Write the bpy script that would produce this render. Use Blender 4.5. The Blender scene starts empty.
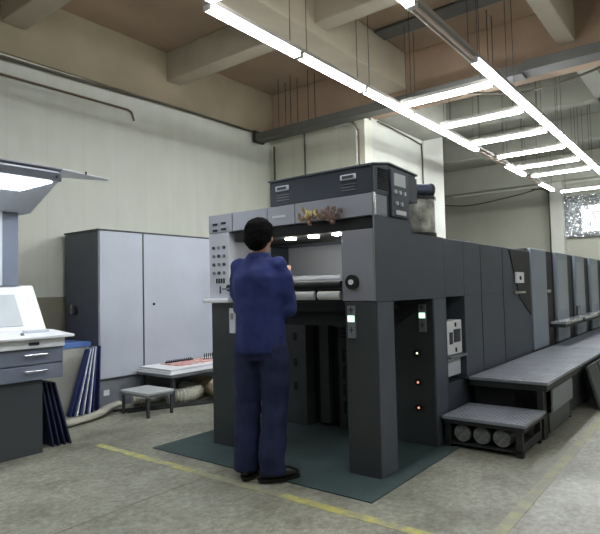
import bpy, bmesh, math, random
from mathutils import Vector, Matrix
random.seed(7)
S = bpy.context.scene
COL = S.collection
H = 1.25
# ------------------------------------------------------------------ camera
R_ = Vector((0.61291546, -0.78982099, -0.02274736))
D_ = Vector((0.02020437, 0.04444526, -0.99880749))
F_ = Vector((0.78989014, 0.61172495, 0.04319902))
cd = bpy.data.cameras.new('camera'); cam = bpy.data.objects.new('camera', cd); COL.objects.link(cam)
U_ = -D_
cam.matrix_world = Matrix(((R_.x, U_.x, -F_.x, 0), (R_.y, U_.y, -F_.y, 0), (R_.z, U_.z, -F_.z, H), (0, 0, 0, 1)))
cd.sensor_width = 36; cd.lens = 546.765 * 36 / 600; cd.clip_start = .05; cd.clip_end = 100
S.camera = cam
# ------------------------------------------------------------------ world, exposure
w = bpy.data.worlds.new('world'); S.world = w; w.use_nodes = True
w.node_tree.nodes['Background'].inputs[0].default_value = (.5, .55, .6, 1)
w.node_tree.nodes['Background'].inputs[1].default_value = .015
TUBE = 30.0          # fluorescent tube strength
DESKLAMP = 9.0
S.view_settings.view_transform = 'Standard'; S.view_settings.look = 'None'
S.view_settings.gamma = 1; S.view_settings.use_curve_mapping = False
S.view_settings.exposure = 1.03

# ------------------------------------------------------------------ materials
def lin(c):
    return tuple(((v / 255) / 12.92 if v / 255 <= .04045 else ((v / 255 + .055) / 1.055) ** 2.4) for v in c)
M = {}
def mat(name, rgb, rough=.6, metal=0, var=.08, scale=3.0, bump=0, bscale=60, rgb2=None, spec=.5):
    m = bpy.data.materials.new(name); m.use_nodes = True; nt = m.node_tree; N = nt.nodes; L = nt.links
    p = N['Principled BSDF']; p.inputs['Roughness'].default_value = rough; p.inputs['Metallic'].default_value = metal
    p.inputs['Specular IOR Level'].default_value = spec
    tc = N.new('ShaderNodeTexCoord'); n = N.new('ShaderNodeTexNoise'); n.inputs['Scale'].default_value = scale; n.inputs['Detail'].default_value = 6
    L.new(tc.outputs['Object'], n.inputs['Vector'])
    r = N.new('ShaderNodeValToRGB'); c = lin(rgb)
    c1 = lin(rgb2) if rgb2 else tuple(v * (1 - var) for v in c); c2 = c if rgb2 else tuple(min(1, v * (1 + var)) for v in c)
    r.color_ramp.elements[0].position = .35; r.color_ramp.elements[1].position = .65
    r.color_ramp.elements[0].color = (*c1, 1); r.color_ramp.elements[1].color = (*c2, 1)
    L.new(n.outputs['Fac'], r.inputs['Fac']); L.new(r.outputs['Color'], p.inputs['Base Color'])
    if bump:
        n2 = N.new('ShaderNodeTexNoise'); n2.inputs['Scale'].default_value = bscale; L.new(tc.outputs['Object'], n2.inputs['Vector'])
        b = N.new('ShaderNodeBump'); b.inputs['Strength'].default_value = bump; b.inputs['Distance'].default_value = .01
        L.new(n2.outputs['Fac'], b.inputs['Height']); L.new(b.outputs['Normal'], p.inputs['Normal'])
    M[name] = m; return m
def emit(name, rgb, s):
    m = bpy.data.materials.new(name); m.use_nodes = True; nt = m.node_tree
    p = nt.nodes['Principled BSDF']; p.inputs['Base Color'].default_value = (*lin(rgb), 1)
    p.inputs['Emission Color'].default_value = (*lin(rgb), 1); p.inputs['Emission Strength'].default_value = s
    M[name] = m; return m
mat('ceiling_plaster', (162, 138, 113), .9, var=.1, scale=1.2, rgb2=(142, 123, 103))
mat('ceiling_grey', (150, 150, 138), .9, var=.1, scale=1.2)
mat('beam_plaster', (168, 158, 138), .9, var=.07, scale=2)
mat('warm_beam', (164, 140, 117), .9, var=.08, scale=2)
mat('wall_beam', (148, 136, 112), .9, var=.08, scale=2)
mat('column_paint', (196, 197, 186), .8, var=.04, scale=2)
mat('far_wall_paint', (176, 176, 162), .85, var=.05, scale=1)
mat('dado_paint', (128, 124, 104), .7, var=.06)
mat('grey_metal', (124, 128, 134), .45, .1, var=.05)
mat('light_grey_paint', (196, 200, 208), .45, var=.03)
mat('unit_grey', (140, 150, 162), .4, .1, var=.04)
mat('unit_plate', (158, 166, 176), .4, .1, var=.06)
mat('header_grey', (142, 144, 152), .4, .2, var=.04)
mat('cabinet_grey', (178, 184, 194), .5, var=.05, scale=2)
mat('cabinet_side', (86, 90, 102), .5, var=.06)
mat('slate_paint', (48, 54, 63), .45, var=.08, scale=2)
mat('press_paint', (72, 79, 88), .5, var=.08, scale=2)
mat('dark_post', (56, 60, 62), .5, var=.08, scale=2)
mat('post_side', (82, 89, 100), .5, var=.06)
mat('black_metal', (30, 32, 32), .5, var=.15)
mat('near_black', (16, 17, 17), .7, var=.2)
mat('dark_console', (62, 66, 70), .5, var=.05)
mat('drawer_grey', (112, 120, 136), .45, var=.04)
mat('white_paint', (228, 230, 234), .45, var=.02)
mat('white_paper', (236, 238, 240), .6, var=.02)
mat('red_print', (190, 70, 60), .6, var=.3, scale=14, rgb2=(230, 220, 214))
mat('blue_board', (34, 46, 98), .5, var=.15)
mat('navy_board', (36, 42, 72), .5, var=.15)
mat('white_board', (214, 220, 228), .5, var=.05)
mat('beige_board', (168, 168, 160), .7, var=.05)
mat('light_blue', (96, 130, 196), .5, var=.05)
mat('chrome', (200, 202, 205), .25, .9, var=.03)
mat('plate_metal', (150, 154, 160), .45, .2, var=.1, scale=5, bump=.35, bscale=50)
mat('stool_top', (186, 190, 190), .5, .1, var=.06)
mat('platform_skirt', (74, 78, 78), .5, .2, var=.1)
mat('hose_grey', (176, 174, 160), .7, var=.1, scale=8)
mat('hose_beige', (206, 190, 158), .7, var=.08, scale=8)
mat('mat_green', (56, 74, 74), .8, var=.12, scale=4, bump=.3, bscale=200)
mat('rod_metal', (70, 66, 62), .6, .3)
mat('pipe_brown', (112, 98, 80), .7, var=.1)
mat('pipe_dark', (84, 78, 66), .7, var=.1)
mat('pipe_white', (214, 212, 202), .6)
mat('tray_metal', (88, 87, 82), .6, 0, var=.08)
mat('fixture_white', (150, 146, 138), .5, var=.04)
mat('unlit_tube', (206, 184, 170), .3, var=.03)
mat('tube_cap', (215, 215, 212), .5)
mat('uniform_blue', (31, 44, 100), .85, var=.14, scale=6, bump=.2, bscale=300)
mat('trouser_blue', (24, 32, 68), .85, var=.14, scale=6, bump=.2, bscale=300)
mat('skin', (176, 124, 96), .55, var=.05)
mat('hair', (12, 11, 12), .9, var=.3, scale=40, bump=.8, bscale=160, spec=.1)
mat('shoe', (22, 22, 24), .35, var=.2)
mat('sole', (120, 120, 118), .6)
mat('cylinder_glass', (214, 214, 202), .3, 0, var=.3, scale=11, rgb2=(110, 110, 102))
mat('motor_blue', (74, 82, 102), .4, .2, var=.1)
mat('gold', (150, 124, 84), .35, .4, var=.2, scale=20)
mat('dried_brown', (112, 90, 78), .8, var=.3, scale=20)
mat('yellow_petal', (196, 176, 110), .6)
mat('screen_grey', (176, 184, 186), .3, var=.05)
mat('roll_end', (110, 112, 108), .8, var=.25, scale=30)
mat('foil', (225, 228, 230), .22, .9, var=.05, bump=1.0, bscale=14)
mat('brass', (190, 150, 70), .3, .8)
emit('tube_glow', (246, 250, 255), TUBE)
emit('panel_glow', (240, 246, 255), DESKLAMP)
emit('green_glow', (200, 255, 225), .9)
emit('red_glow', (255, 170, 130), .5)
emit('pale_glow', (255, 250, 230), .6)
emit('work_glow', (255, 252, 240), 26)

def node_mat(name):
    m = bpy.data.materials.new(name); m.use_nodes = True; M[name] = m
    return m, m.node_tree.nodes, m.node_tree.links, m.node_tree.nodes['Principled BSDF']
def mix(N, L, fac, a, b, mode='MIX'):
    x = N.new('ShaderNodeMix'); x.data_type = 'RGBA'; x.blend_type = mode
    for s, v in ((0, fac), (6, a), (7, b)):
        if isinstance(v, (tuple, float, int)): x.inputs[s].default_value = v if not isinstance(v, tuple) or len(v) == 4 else (*v, 1)
        else: L.new(v, x.inputs[s])
    return x.outputs[2]
def ramp(N, L, src, stops):
    r = N.new('ShaderNodeValToRGB')
    while len(r.color_ramp.elements) < len(stops): r.color_ramp.elements.new(.5)
    for e, (p, c) in zip(r.color_ramp.elements, stops): e.position = p; e.color = (*c, 1) if len(c) == 3 else c
    L.new(src, r.inputs['Fac']); return r.outputs['Color']
def noise(N, L, tc, sc, det=6, vec=None, rough=.5):
    n = N.new('ShaderNodeTexNoise'); n.inputs['Scale'].default_value = sc; n.inputs['Detail'].default_value = det; n.inputs['Roughness'].default_value = rough
    L.new(vec or tc.outputs['Object'], n.inputs['Vector']); return n.outputs['Fac']
# concrete floor: blotches, speckle, dark grime
m, N, L, p = node_mat('concrete')
tc = N.new('ShaderNodeTexCoord')
base = ramp(N, L, noise(N, L, tc, .9, 8), [(.3, lin((150, 150, 134))), (.7, lin((184, 184, 168)))])
spk = ramp(N, L, noise(N, L, tc, 22, 8, rough=.8), [(.40, (.34, .34, .32)), (.62, (1, 1, 1))])
c = mix(N, L, .7, base, spk, 'MULTIPLY')
gr = ramp(N, L, noise(N, L, tc, 2.6, 10, rough=.65), [(.38, (.5, .49, .45)), (.56, (1, 1, 1))])
c = mix(N, L, .6, c, gr, 'MULTIPLY')
L.new(c, p.inputs['Base Color'])
L.new(ramp(N, L, noise(N, L, tc, 2, 6), [(.3, (.38,) * 3), (.7, (.6,) * 3)]), p.inputs['Roughness'])
b = N.new('ShaderNodeBump'); b.inputs['Strength'].default_value = .15; b.inputs['Distance'].default_value = .01
L.new(noise(N, L, tc, 40, 8), b.inputs['Height']); L.new(b.outputs['Normal'], p.inputs['Normal'])
# worn yellow paint
m, N, L, p = node_mat('yellow_line'); tc = N.new('ShaderNodeTexCoord')
c = mix(N, L, ramp(N, L, noise(N, L, tc, 9, 8, rough=.7), [(.40, (0, 0, 0)), (.6, (1, 1, 1))]), (*lin((196, 190, 108)), 1), (*lin((150, 150, 126)), 1))
L.new(c, p.inputs['Base Color']); p.inputs['Roughness'].default_value = .6
m, N, L, p = node_mat('faded_line'); tc = N.new('ShaderNodeTexCoord')
c = mix(N, L, ramp(N, L, noise(N, L, tc, 9, 8, rough=.7), [(.4, (0, 0, 0)), (.6, (1, 1, 1))]), (*lin((162, 160, 124)), 1), (*lin((142, 141, 126)), 1))
L.new(c, p.inputs['Base Color']); p.inputs['Roughness'].default_value = .6
# wall panels with vertical seams, along axis a
def panel_mat(name, axis, rgb, width, seam=.92):
    m, N, L, p = node_mat(name); tc = N.new('ShaderNodeTexCoord')
    sp = N.new('ShaderNodeSeparateXYZ'); L.new(tc.outputs['Object'], sp.inputs[0])
    d = N.new('ShaderNodeMath'); d.operation = 'DIVIDE'; L.new(sp.outputs[axis], d.inputs[0]); d.inputs[1].default_value = width
    f = N.new('ShaderNodeMath'); f.operation = 'FRACT'; L.new(d.outputs[0], f.inputs[0])
    s = ramp(N, L, f.outputs[0], [(0, (seam,) * 3), (.02, (1, 1, 1)), (.98, (1, 1, 1)), (1, (seam,) * 3)])
    mp = N.new('ShaderNodeMapping'); mp.inputs['Scale'].default_value = (1, 1, .25); L.new(tc.outputs['Object'], mp.inputs[0])
    st = ramp(N, L, noise(N, L, tc, 5, 6, mp.outputs[0]), [(.3, (.94, .94, .92)), (.6, (1, 1, 1))])
    c = mix(N, L, 1.0, (*lin(rgb), 1), s, 'MULTIPLY'); c = mix(N, L, 1.0, c, st, 'MULTIPLY')
    L.new(c, p.inputs['Base Color']); p.inputs['Roughness'].default_value = .6
panel_mat('wall_panels_x', 0, (206, 208, 196), .46)
panel_mat('wall_panels_y', 1, (206, 206, 188), .95)
# tread plate: little raised diamonds
m, N, L, p = node_mat('tread_plate'); tc = N.new('ShaderNodeTexCoord')
mp = N.new('ShaderNodeMapping'); mp.inputs['Rotation'].default_value = (0, 0, .785); mp.inputs['Scale'].default_value = (26, 26, 26); L.new(tc.outputs['Object'], mp.inputs[0])
ck = N.new('ShaderNodeTexVoronoi'); ck.inputs['Scale'].default_value = 1; ck.inputs['Randomness'].default_value = 0; L.new(mp.outputs[0], ck.inputs['Vector'])
h = ramp(N, L, ck.outputs['Distance'], [(.2, (1, 1, 1)), (.42, (0, 0, 0))])
b = N.new('ShaderNodeBump'); b.inputs['Strength'].default_value = .3; b.inputs['Distance'].default_value = .004; L.new(h, b.inputs['Height']); L.new(b.outputs['Normal'], p.inputs['Normal'])
L.new(ramp(N, L, noise(N, L, tc, 4, 6), [(.3, lin((120, 124, 130))), (.7, lin((146, 150, 158)))]), p.inputs['Base Color'])
p.inputs['Roughness'].default_value = .3; p.inputs['Metallic'].default_value = .2
# crumpled translucent film lit by daylight
m, N, L, p = node_mat('film_window'); tc = N.new('ShaderNodeTexCoord')
v = N.new('ShaderNodeTexVoronoi'); v.feature = 'DISTANCE_TO_EDGE'; v.inputs['Scale'].default_value = 7; L.new(tc.outputs['Object'], v.inputs['Vector'])
c = mix(N, L, .8, ramp(N, L, v.outputs['Distance'], [(0, (.25, .27, .28)), (.12, (1, 1, 1))]), ramp(N, L, noise(N, L, tc, 9, 8), [(.38, (.3, .3, .32)), (.55, (1, 1, 1))]), 'MULTIPLY')
L.new(c, p.inputs['Base Color']); L.new(c, p.inputs['Emission Color']); p.inputs['Emission Strength'].default_value = .9

# ------------------------------------------------------------------ builders
ORG = {}
class MB:
    def __init__(s): s.bm = bmesh.new()
    def box(s, a, b, bev=0):
        a, b = Vector(a), Vector(b); lo = Vector(map(min, a, b)); hi = Vector(map(max, a, b))
        r = bmesh.ops.create_cube(s.bm, size=1)['verts']
        for v in r: v.co = Vector(((v.co.x + .5) * (hi.x - lo.x) + lo.x, (v.co.y + .5) * (hi.y - lo.y) + lo.y, (v.co.z + .5) * (hi.z - lo.z) + lo.z))
        if bev:
            es = list({e for v in r for e in v.link_edges})
            bmesh.ops.bevel(s.bm, geom=es, offset=bev, segments=2, affect='EDGES', profile=.5)
        return s
    def cyl(s, p0, p1, r, r2=None, n=16, caps=True):
        p0, p1 = Vector(p0), Vector(p1); d = p1 - p0
        q = d.to_track_quat('Z', 'Y').to_matrix().to_4x4(); T = Matrix.Translation((p0 + p1) / 2) @ q
        bmesh.ops.create_cone(s.bm, cap_ends=caps, segments=n, radius1=r, radius2=r if r2 is None else r2, depth=d.length, matrix=T)
        return s
    def sph(s, c, r, n=12, sc=(1, 1, 1), rot=None):
        T = Matrix.Translation(c) @ (rot.to_4x4() if rot else Matrix()) @ Matrix.Diagonal((*[r * k for k in sc], 1))
        bmesh.ops.create_uvsphere(s.bm, u_segments=n * 2, v_segments=n, radius=1, matrix=T); return s
    def prism(s, pts, axis, a, b):
        """extrude the polygon pts (2-D) along axis from a to b"""
        def P(q, t): return {0: (t, q[0], q[1]), 1: (q[0], t, q[1]), 2: (q[0], q[1], t)}[axis]
        v0 = [s.bm.verts.new(P(q, a)) for q in pts]; v1 = [s.bm.verts.new(P(q, b)) for q in pts]
        s.bm.faces.new(v0); s.bm.faces.new(v1[::-1]); n = len(pts)
        for i in range(n): s.bm.faces.new((v0[i], v1[i], v1[(i + 1) % n], v0[(i + 1) % n]))
        return s
    def tube(s, pts, rad, n=10, ell=None, cap=True, corr=0):
        """swept tube through pts; rad a number or a list; ell=(a,b) squash; corr = ribbed hose"""
        P = [Vector(p) for p in pts]
        if not isinstance(rad, (list, tuple)): rad = [rad] * len(P)
        rings = []; t0 = (P[1] - P[0]).normalized(); up = Vector((0, 0, 1)) if abs(t0.z) < .9 else Vector((0, 1, 0))
        x = t0.cross(up).normalized()
        for i, q in enumerate(P):
            t = (P[min(i + 1, len(P) - 1)] - P[max(i - 1, 0)]).normalized()
            x = (x - t * x.dot(t)).normalized(); y = t.cross(x)
            r = rad[i] * (1 + (corr if i % 2 else 0)); ea, eb = (ell[i] if ell and isinstance(ell[0], (tuple, list)) else (ell or (1, 1)))
            rings.append([s.bm.verts.new(q + x * math.cos(2 * math.pi * k / n) * r * ea + y * math.sin(2 * math.pi * k / n) * r * eb) for k in range(n)])
        for a, b in zip(rings, rings[1:]):
            for k in range(n): s.bm.faces.new((a[k], a[(k + 1) % n], b[(k + 1) % n], b[k]))
        if cap: s.bm.faces.new(rings[0][::-1]); s.bm.faces.new(rings[-1])
        return s
    def loft(s, secs, n=24):
        """horizontal elliptical sections (x, y, z, rx, ry, rot)"""
        rings = []
        for (cx, cy, cz, rx, ry, *ro) in secs:
            ro = ro[0] if ro else 0; ring = []
            for k in range(n):
                a = 2 * math.pi * k / n; ux = math.cos(a) * rx; uy = math.sin(a) * ry
                ring.append(s.bm.verts.new((cx + ux * math.cos(ro) - uy * math.sin(ro), cy + ux * math.sin(ro) + uy * math.cos(ro), cz)))
            rings.append(ring)
        for a, b in zip(rings, rings[1:]):
            for k in range(n): s.bm.faces.new((a[k], a[(k + 1) % n], b[(k + 1) % n], b[k]))
        s.bm.faces.new(rings[0][::-1]); s.bm.faces.new(rings[-1]); return s
    def rot(s, T):
        bmesh.ops.transform(s.bm, matrix=T, verts=s.bm.verts); return s
    def build(s, name, m, parent=None, smooth=False, bev=0):
        bmesh.ops.recalc_face_normals(s.bm, faces=s.bm.faces)
        o0 = Vector((0, 0, 0))
        if parent is not None: o0 = ORG[parent.name]
        if o0.length: bmesh.ops.translate(s.bm, verts=s.bm.verts, vec=-o0)
        me = bpy.data.meshes.new(name); s.bm.to_mesh(me); s.bm.free()
        o = bpy.data.objects.new(name, me); COL.objects.link(o); me.materials.append(M[m])
        if parent is not None: o.parent = parent
        ORG[o.name] = o0
        if smooth:
            for f in me.polygons: f.use_smooth = True
        if bev:
            b = o.modifiers.new('bevel', 'BEVEL'); b.width = bev; b.segments = 2; b.limit_method = 'ANGLE'
        return o
def tag(o, label, cat, group=None, kind=None):
    o['label'] = label; o['category'] = cat
    if group: o['group'] = group
    if kind: o['kind'] = kind
    return o
def thing(name, label, cat, loc, group=None):
    o = bpy.data.objects.new(name, None); COL.objects.link(o); o.location = loc; o.empty_display_size = .1
    ORG[o.name] = Vector(loc); return tag(o, label, cat, group)
def struct(name, mb, m, **k):
    o = mb.build(name, m, **k); o['kind'] = 'structure'; return o
def one(mb, name, m, label, cat, group=None, **k):
    return tag(mb.build(name, m, **k), label, cat, group)
def catmull(pts, n=8):
    P = [Vector(p) for p in pts]; P = [P[0] * 2 - P[1]] + P + [P[-1] * 2 - P[-2]]; out = []
    for i in range(1, len(P) - 2):
        for j in range(n):
            t = j / n; a, b, c, d = P[i - 1:i + 3]
            out.append(.5 * ((2 * b) + (c - a) * t + (2 * a - 5 * b + 4 * c - d) * t * t + (3 * b - a - 3 * c + d) * t ** 3))
    out.append(P[-2]); return out

# ------------------------------------------------------------------ the setting
XF, CZ = 16.0, 4.7
fl = MB().box((-4, -5, -.15), (XF + .2, 7.4, 0)); struct('floor', fl, 'concrete')
struct('ceiling', MB().box((-4, -5, CZ), (7.4, 7.4, CZ + .15)), 'ceiling_plaster')
struct('ceiling_far', MB().box((7.4, -5, CZ), (XF + .2, 7.4, CZ + .15)), 'ceiling_grey')
struct('wall_left', MB().box((-4, 6.2, 0), (7.4, 6.4, 3.95)), 'wall_panels_x')
struct('trim_1', MB().box((-4, 6.16, 3.95), (7.3, 6.4, CZ)), 'wall_beam')
struct('trim_2', MB().box((-1, 6.185, 0), (3.9, 6.2, 1.24)), 'dado_paint')
struct('wall_back', MB().box((7.23, 4.28, 0), (7.45, 6.2, 3.9)), 'wall_panels_y')
struct('wall_corner', MB().box((7.452, 4.285, 0), (9.3, 4.5, CZ)), 'column_paint')
struct('trim_3', MB().box((9.3, 4.27, 0), (10.2, 4.9, CZ)), 'column_paint')      # column
struct('wall_recess', MB().box((10.25, 7.2, 0), (XF, 7.4, CZ)), 'far_wall_paint')
struct('wall_far', MB().box((XF, -5, 0), (XF + .2, 7.4, CZ)), 'far_wall_paint')
struct('wall_right', MB().box((-4, -5.2, 0), (XF + .2, -5, CZ)), 'far_wall_paint')
struct('wall_near', MB().box((-4.2, -5.2, 0), (-4, 7.4, CZ)), 'far_wall_paint')
# beams
n = 4
def trim(mb, m='beam_plaster'):
    global n
    o = struct('trim_%d' % n, mb, m, bev=.015); n += 1; return o
trim(MB().box((2.68, -5, 4.28), (2.95, 6.16, CZ - .001)))
trim(MB().box((4.95, -5, 4.28), (5.2, 6.16, CZ - .001)))
trim(MB().box((.3, -5, 4.28), (.55, 6.16, CZ - .001)))
trim(MB().box((-2, -5, 4.28), (-1.75, 6.16, CZ - .001)))
trim(MB().box((-4, 3.55, 4.16), (7.25, 3.9, CZ - .002)))
trim(MB().box((-4, 1.3, 4.2), (7.25, 1.5, CZ - .002)))
trim(MB().box((7.25, -5, 3.95), (7.6, 6.15, CZ - .003)), 'warm_beam')
trim(MB().box((6.3, -5, 4.66), (6.6, 3.55, CZ - .001)), 'tray_metal')
trim(MB().box((9.7, -5, 4.2), (9.98, 4.2, CZ - .001)), 'ceiling_grey')
trim(MB().box((12.3, -5, 4.2), (12.6, 7.2, CZ - .001)), 'ceiling_grey')
trim(MB().box((7.6, 1.25, 4.2), (XF, 1.5, CZ - .002)), 'ceiling_grey')
trim(MB().box((7.6, 3.8, 3.95), (9.3, 4.28, CZ - .002)), 'ceiling_grey')
trim(MB().box((15.6, -5, 4.0), (XF, 7.2, CZ - .001)), 'far_wall_paint')
trim(MB().box((15.7, 3.3, 0), (XF, 3.62, 4.0)), 'column_paint')
trim(MB().box((15.9, -5, 4.85 - .9), (15.96, 6.4, 4.02)), 'column_paint')
# floor markings and joints
struct('trim_30', MB().box((2.57, 3.0, 0), (2.64, 4.2, .002)), 'yellow_line')
struct('trim_35', MB().box((2.57, 1.1, 0), (2.64, 2.2, .002)), 'yellow_line')
struct('trim_36', MB().box((2.57, 2.2, 0), (2.64, 3.0, .002)), 'faded_line')
struct('trim_31', MB().box((2.4, .92, 0), (15, .99, .002)), 'faded_line')
mat('joint_dark', (112, 110, 96), .9, var=.2, scale=8)
struct('trim_32', MB().box((-1, 2.84, 0), (2.78, 2.847, .001)), 'joint_dark')
# far window with foil
wf = MB()
for a, b in (((15.9, 3.24, 2.52), (15.99, 3.3, 3.6)), ((15.9, .9, 3.52), (15.99, 3.24, 3.58)), ((15.9, .9, 2.52), (15.99, 3.24, 2.58)), ((15.9, .9, 2.52), (15.99, .96, 3.6)), ((15.9, 2.0, 2.58), (15.99, 2.06, 3.52))): wf.box(a, b)
w1 = struct('window_1', MB().box((15.97, .96, 2.58), (15.995, 2.95, 3.5)), 'film_window')
struct('window_frame', wf, 'grey_metal', parent=w1)
fb = MB(); g = 34; vs = []
for i in range(g + 1):
    for j in range(g + 1):
        vs.append(fb.bm.verts.new((15.93 - random.uniform(0, .06), 3.3 - i / g * 1.05 if True else 0, 2.5 + j / g * 1.1)))
for i in range(g):
    for j in range(g):
        yy = 3.3 - i / g * 1.05; zz = 2.5 + j / g * 1.1
        if yy < 2.9 and 2.6 < zz < 3.3: continue
        k = i * (g + 1) + j; fb.bm.faces.new((vs[k], vs[k + g + 1], vs[k + g + 2], vs[k + 1]))
fo = one(fb, 'foil_sheet', 'foil', 'crumpled silver foil sheet taped around the far window', 'foil')
md = fo.modifiers.new('solid', 'SOLIDIFY'); md.thickness = .004

# conduits and pipes on the walls
one(MB().tube(catmull([(-4, 6.13, 3.83), (2.7, 6.13, 3.88), (5, 6.13, 3.93), (6.7, 6.13, 3.93)], 4), .018), 'wall_pipe', 'pipe_dark', 'dark pipe running along the left wall just under the concrete beam', 'pipe')
one(MB().tube([(-4, 6.17, 3.68), (2.7, 6.17, 3.7), (4.3, 6.17, 3.71), (4.36, 6.17, 3.69), (4.4, 6.17, 3.58)], .014), 'wall_conduit', 'pipe_brown', 'thin brown conduit on the left wall with its end bent down', 'conduit')
one(MB().tube(catmull([(7.6, 4.255, 3.92), (8.4, 4.255, 3.9), (9.1, 4.255, 3.86), (9.2, 4.255, 3.8), (9.22, 4.255, 3.0), (9.22, 4.255, 2.0)], 6), .014), 'wall_conduit', 'pipe_dark', 'dark conduit bending down beside the white column above the tank', 'conduit')
one(MB().tube(catmull([(7.2, 5.42, 3.9), (7.2, 5.42, 3.0), (7.2, 5.43, 1.0)], 4), .014), 'wall_conduit', 'pipe_dark', 'straight thin vertical conduit in the middle of the wall behind the press', 'conduit')
one(MB().tube(catmull([(7.14, 4.75, 3.82), (7.14, 4.55, 3.84), (7.14, 4.42, 3.75), (7.14, 4.38, 3.5), (7.14, 4.38, 1.0)], 6), .025), 'wall_pipe', 'pipe_white', 'white pipe with a hooked top at the wall corner above the press', 'pipe')
one(MB().tube(catmull([(7.08, 4.72, 3.86), (7.08, 4.45, 3.85), (7.08, 4.32, 3.7), (7.08, 4.3, 3.4), (7.08, 4.3, 1.0)], 6), .016), 'wall_pipe', 'pipe_brown', 'brown pipe curving down beside the white hooked pipe', 'pipe')
one(MB().tube([(7.16, 6.05, 3.75), (7.16, 6.05, 1.0)], .018), 'wall_pipe', 'pipe_dark', 'dark vertical pipe in the room corner below the tray end', 'pipe')
one(MB().tube(catmull([(15.85, 6.7, 3.75), (15.85, 5.8, 3.66), (15.85, 4.6, 3.78), (15.85, 3.9, 3.9)], 6), .014), 'cable', 'pipe_dark', 'slack cable sagging across the far wall', 'cable')
one(MB().tube(catmull([(15.85, 4.1, 3.9), (15.85, 3.75, 3.85), (15.85, 3.66, 3.6), (15.85, 3.66, 2.0)], 6), .02), 'wall_conduit', 'pipe_dark', 'dark conduit going down beside the foil covered window', 'conduit')
one(MB().tube(catmull([(7.03, 2.6, 3.82), (7.03, 1.9, 3.66), (7.03, 1.2, 3.7), (7.03, .2, 3.9), (7.03, -1, 4.0)], 8), .014), 'cable', 'pipe_dark', 'black cable sagging under the right end of the ceiling tray', 'cable')

# ceiling tray
t = thing('cable_tray', 'long grey steel cable tray hanging below the ceiling beam', 'cable tray', (6.85, 3, 3.77))
MB().prism([(6.74, 3.78), (6.96, 3.78), (6.96, 3.9), (6.95, 3.9), (6.95, 3.79), (6.75, 3.79), (6.75, 3.9), (6.74, 3.9)], 1, 1.8, 6.1).build('tray', 'tray_metal', t)
MB().box((6.72, -4.9, 3.8), (6.98, 1.8, 3.92)).build('duct', 'tray_metal', t)
MB().box((6.73, 6.1, 3.76), (6.97, 6.15, 3.95)).build('end_bracket', 'black_metal', t)
for y in (5.6, 5.35, 5.0, 2.2, .6):
    for x in (6.76, 6.94): MB().cyl((x, y, 3.8), (x, y, CZ), .006, n=6).build('hanger_rod', 'rod_metal', t)

# ------------------------------------------------------------------ fluorescent lights
LZ = 3.5
def fixture(a, b, lab, group, lit=True, wires=(True, True)):
    """batten between a and b (x, y); two tubes below the housing"""
    a = Vector((a[0], a[1], LZ)); b = Vector((b[0], b[1], LZ)); d = (b - a).normalized(); s = Vector((-d.y, d.x, 0)); L_ = (b - a).length
    t = thing('fluorescent_light', lab, 'light', (a + b) / 2, group)
    def bx(l0, l1, s0, s1, z0, z1):
        mb = MB(); r = bmesh.ops.create_cube(mb.bm, size=1)['verts']
        for v in r:
            v.co = a + d * (l0 + (v.co.x + .5) * (l1 - l0)) + s * (s0 + (v.co.y + .5) * (s1 - s0)) + Vector((0, 0, z0 + (v.co.z + .5) * (z1 - z0)))
        return mb
    bx(.005, L_ - .005, -.052, .052, .03, .07).build('housing', 'fixture_white', t)
    for q in (-.024, .024):
        MB().cyl(a + d * .022 + s * q, b - d * .022 + s * q, .0135, n=10).build('tube', 'tube_glow' if lit else 'unlit_tube', t)
    for e in (.006, L_ - .022): bx(e, e + .016, -.04, .04, -.014, .03).build('end_cap', 'tube_cap', t)
    for k, on_ in enumerate(wires):
        if on_:
            p = a + d * (.12 if k == 0 else L_ - .12)
            x, y = p.x, p.y; top = CZ
            if 2.68 < x < 2.95 or 4.95 < x < 5.2 or .3 < x < .55: top = 4.28
            if x < 7.25 and 1.3 < y < 1.5: top = 4.2
            if 7.25 < x < 7.6: top = 3.95
            if 9.7 < x < 9.98 or 12.3 < x < 12.6 : top = 4.2
            MB().cyl(p + Vector((0, 0, .07)), (x, y, top), .004, n=6).build('suspension_wire', 'rod_metal', t)
    return t
G1, G2, G3 = 'fluorescent lights of the left row', 'fluorescent lights of the right row', 'fluorescent lights laid across between the rows'
LY, RY = 3.14, 1.88
orr = ['nearest', 'second', 'third', 'fourth', 'fifth', 'sixth', 'seventh', 'eighth']
lx = [(2.92, 4.1), (4.12, 5.3), (5.32, 6.5), (6.52, 7.7), (7.72, 8.9), (10.42, 11.62), (12.8, 14.0)]
for i, (x0, x1) in enumerate(lx):
    lab = ['lit fluorescent light at the near end of the left row', 'second lit fluorescent light of the left row from its near end', 'third lit fluorescent light of the left row, at the first crosswise light', 'fourth lit fluorescent light of the left row from its near end', 'lit fluorescent light of the left row just before its first dark gap', 'short looking lit fluorescent light between the two gaps of the left row', 'farthest lit fluorescent light of the left row, beyond the last gap'][i]
    fixture((x0, LY), (x1, LY), lab, G1, True)
for x0, x1, l in ((8.92, 10.4, 'unlit fluorescent light in the first gap of the left row'), (11.64, 12.78, 'unlit fluorescent light in the far gap of the left row')):
    fixture((x0, LY), (x1, LY), l, G1, False)
fixture((3.97, RY), (5.32, RY), 'unlit fluorescent light in the right row with bare grey tubes showing', G2, False)
rl = [(2.76, 3.95)] + [(5.34 + 1.22 * k, 6.54 + 1.22 * k) for k in range(5)]
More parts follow.
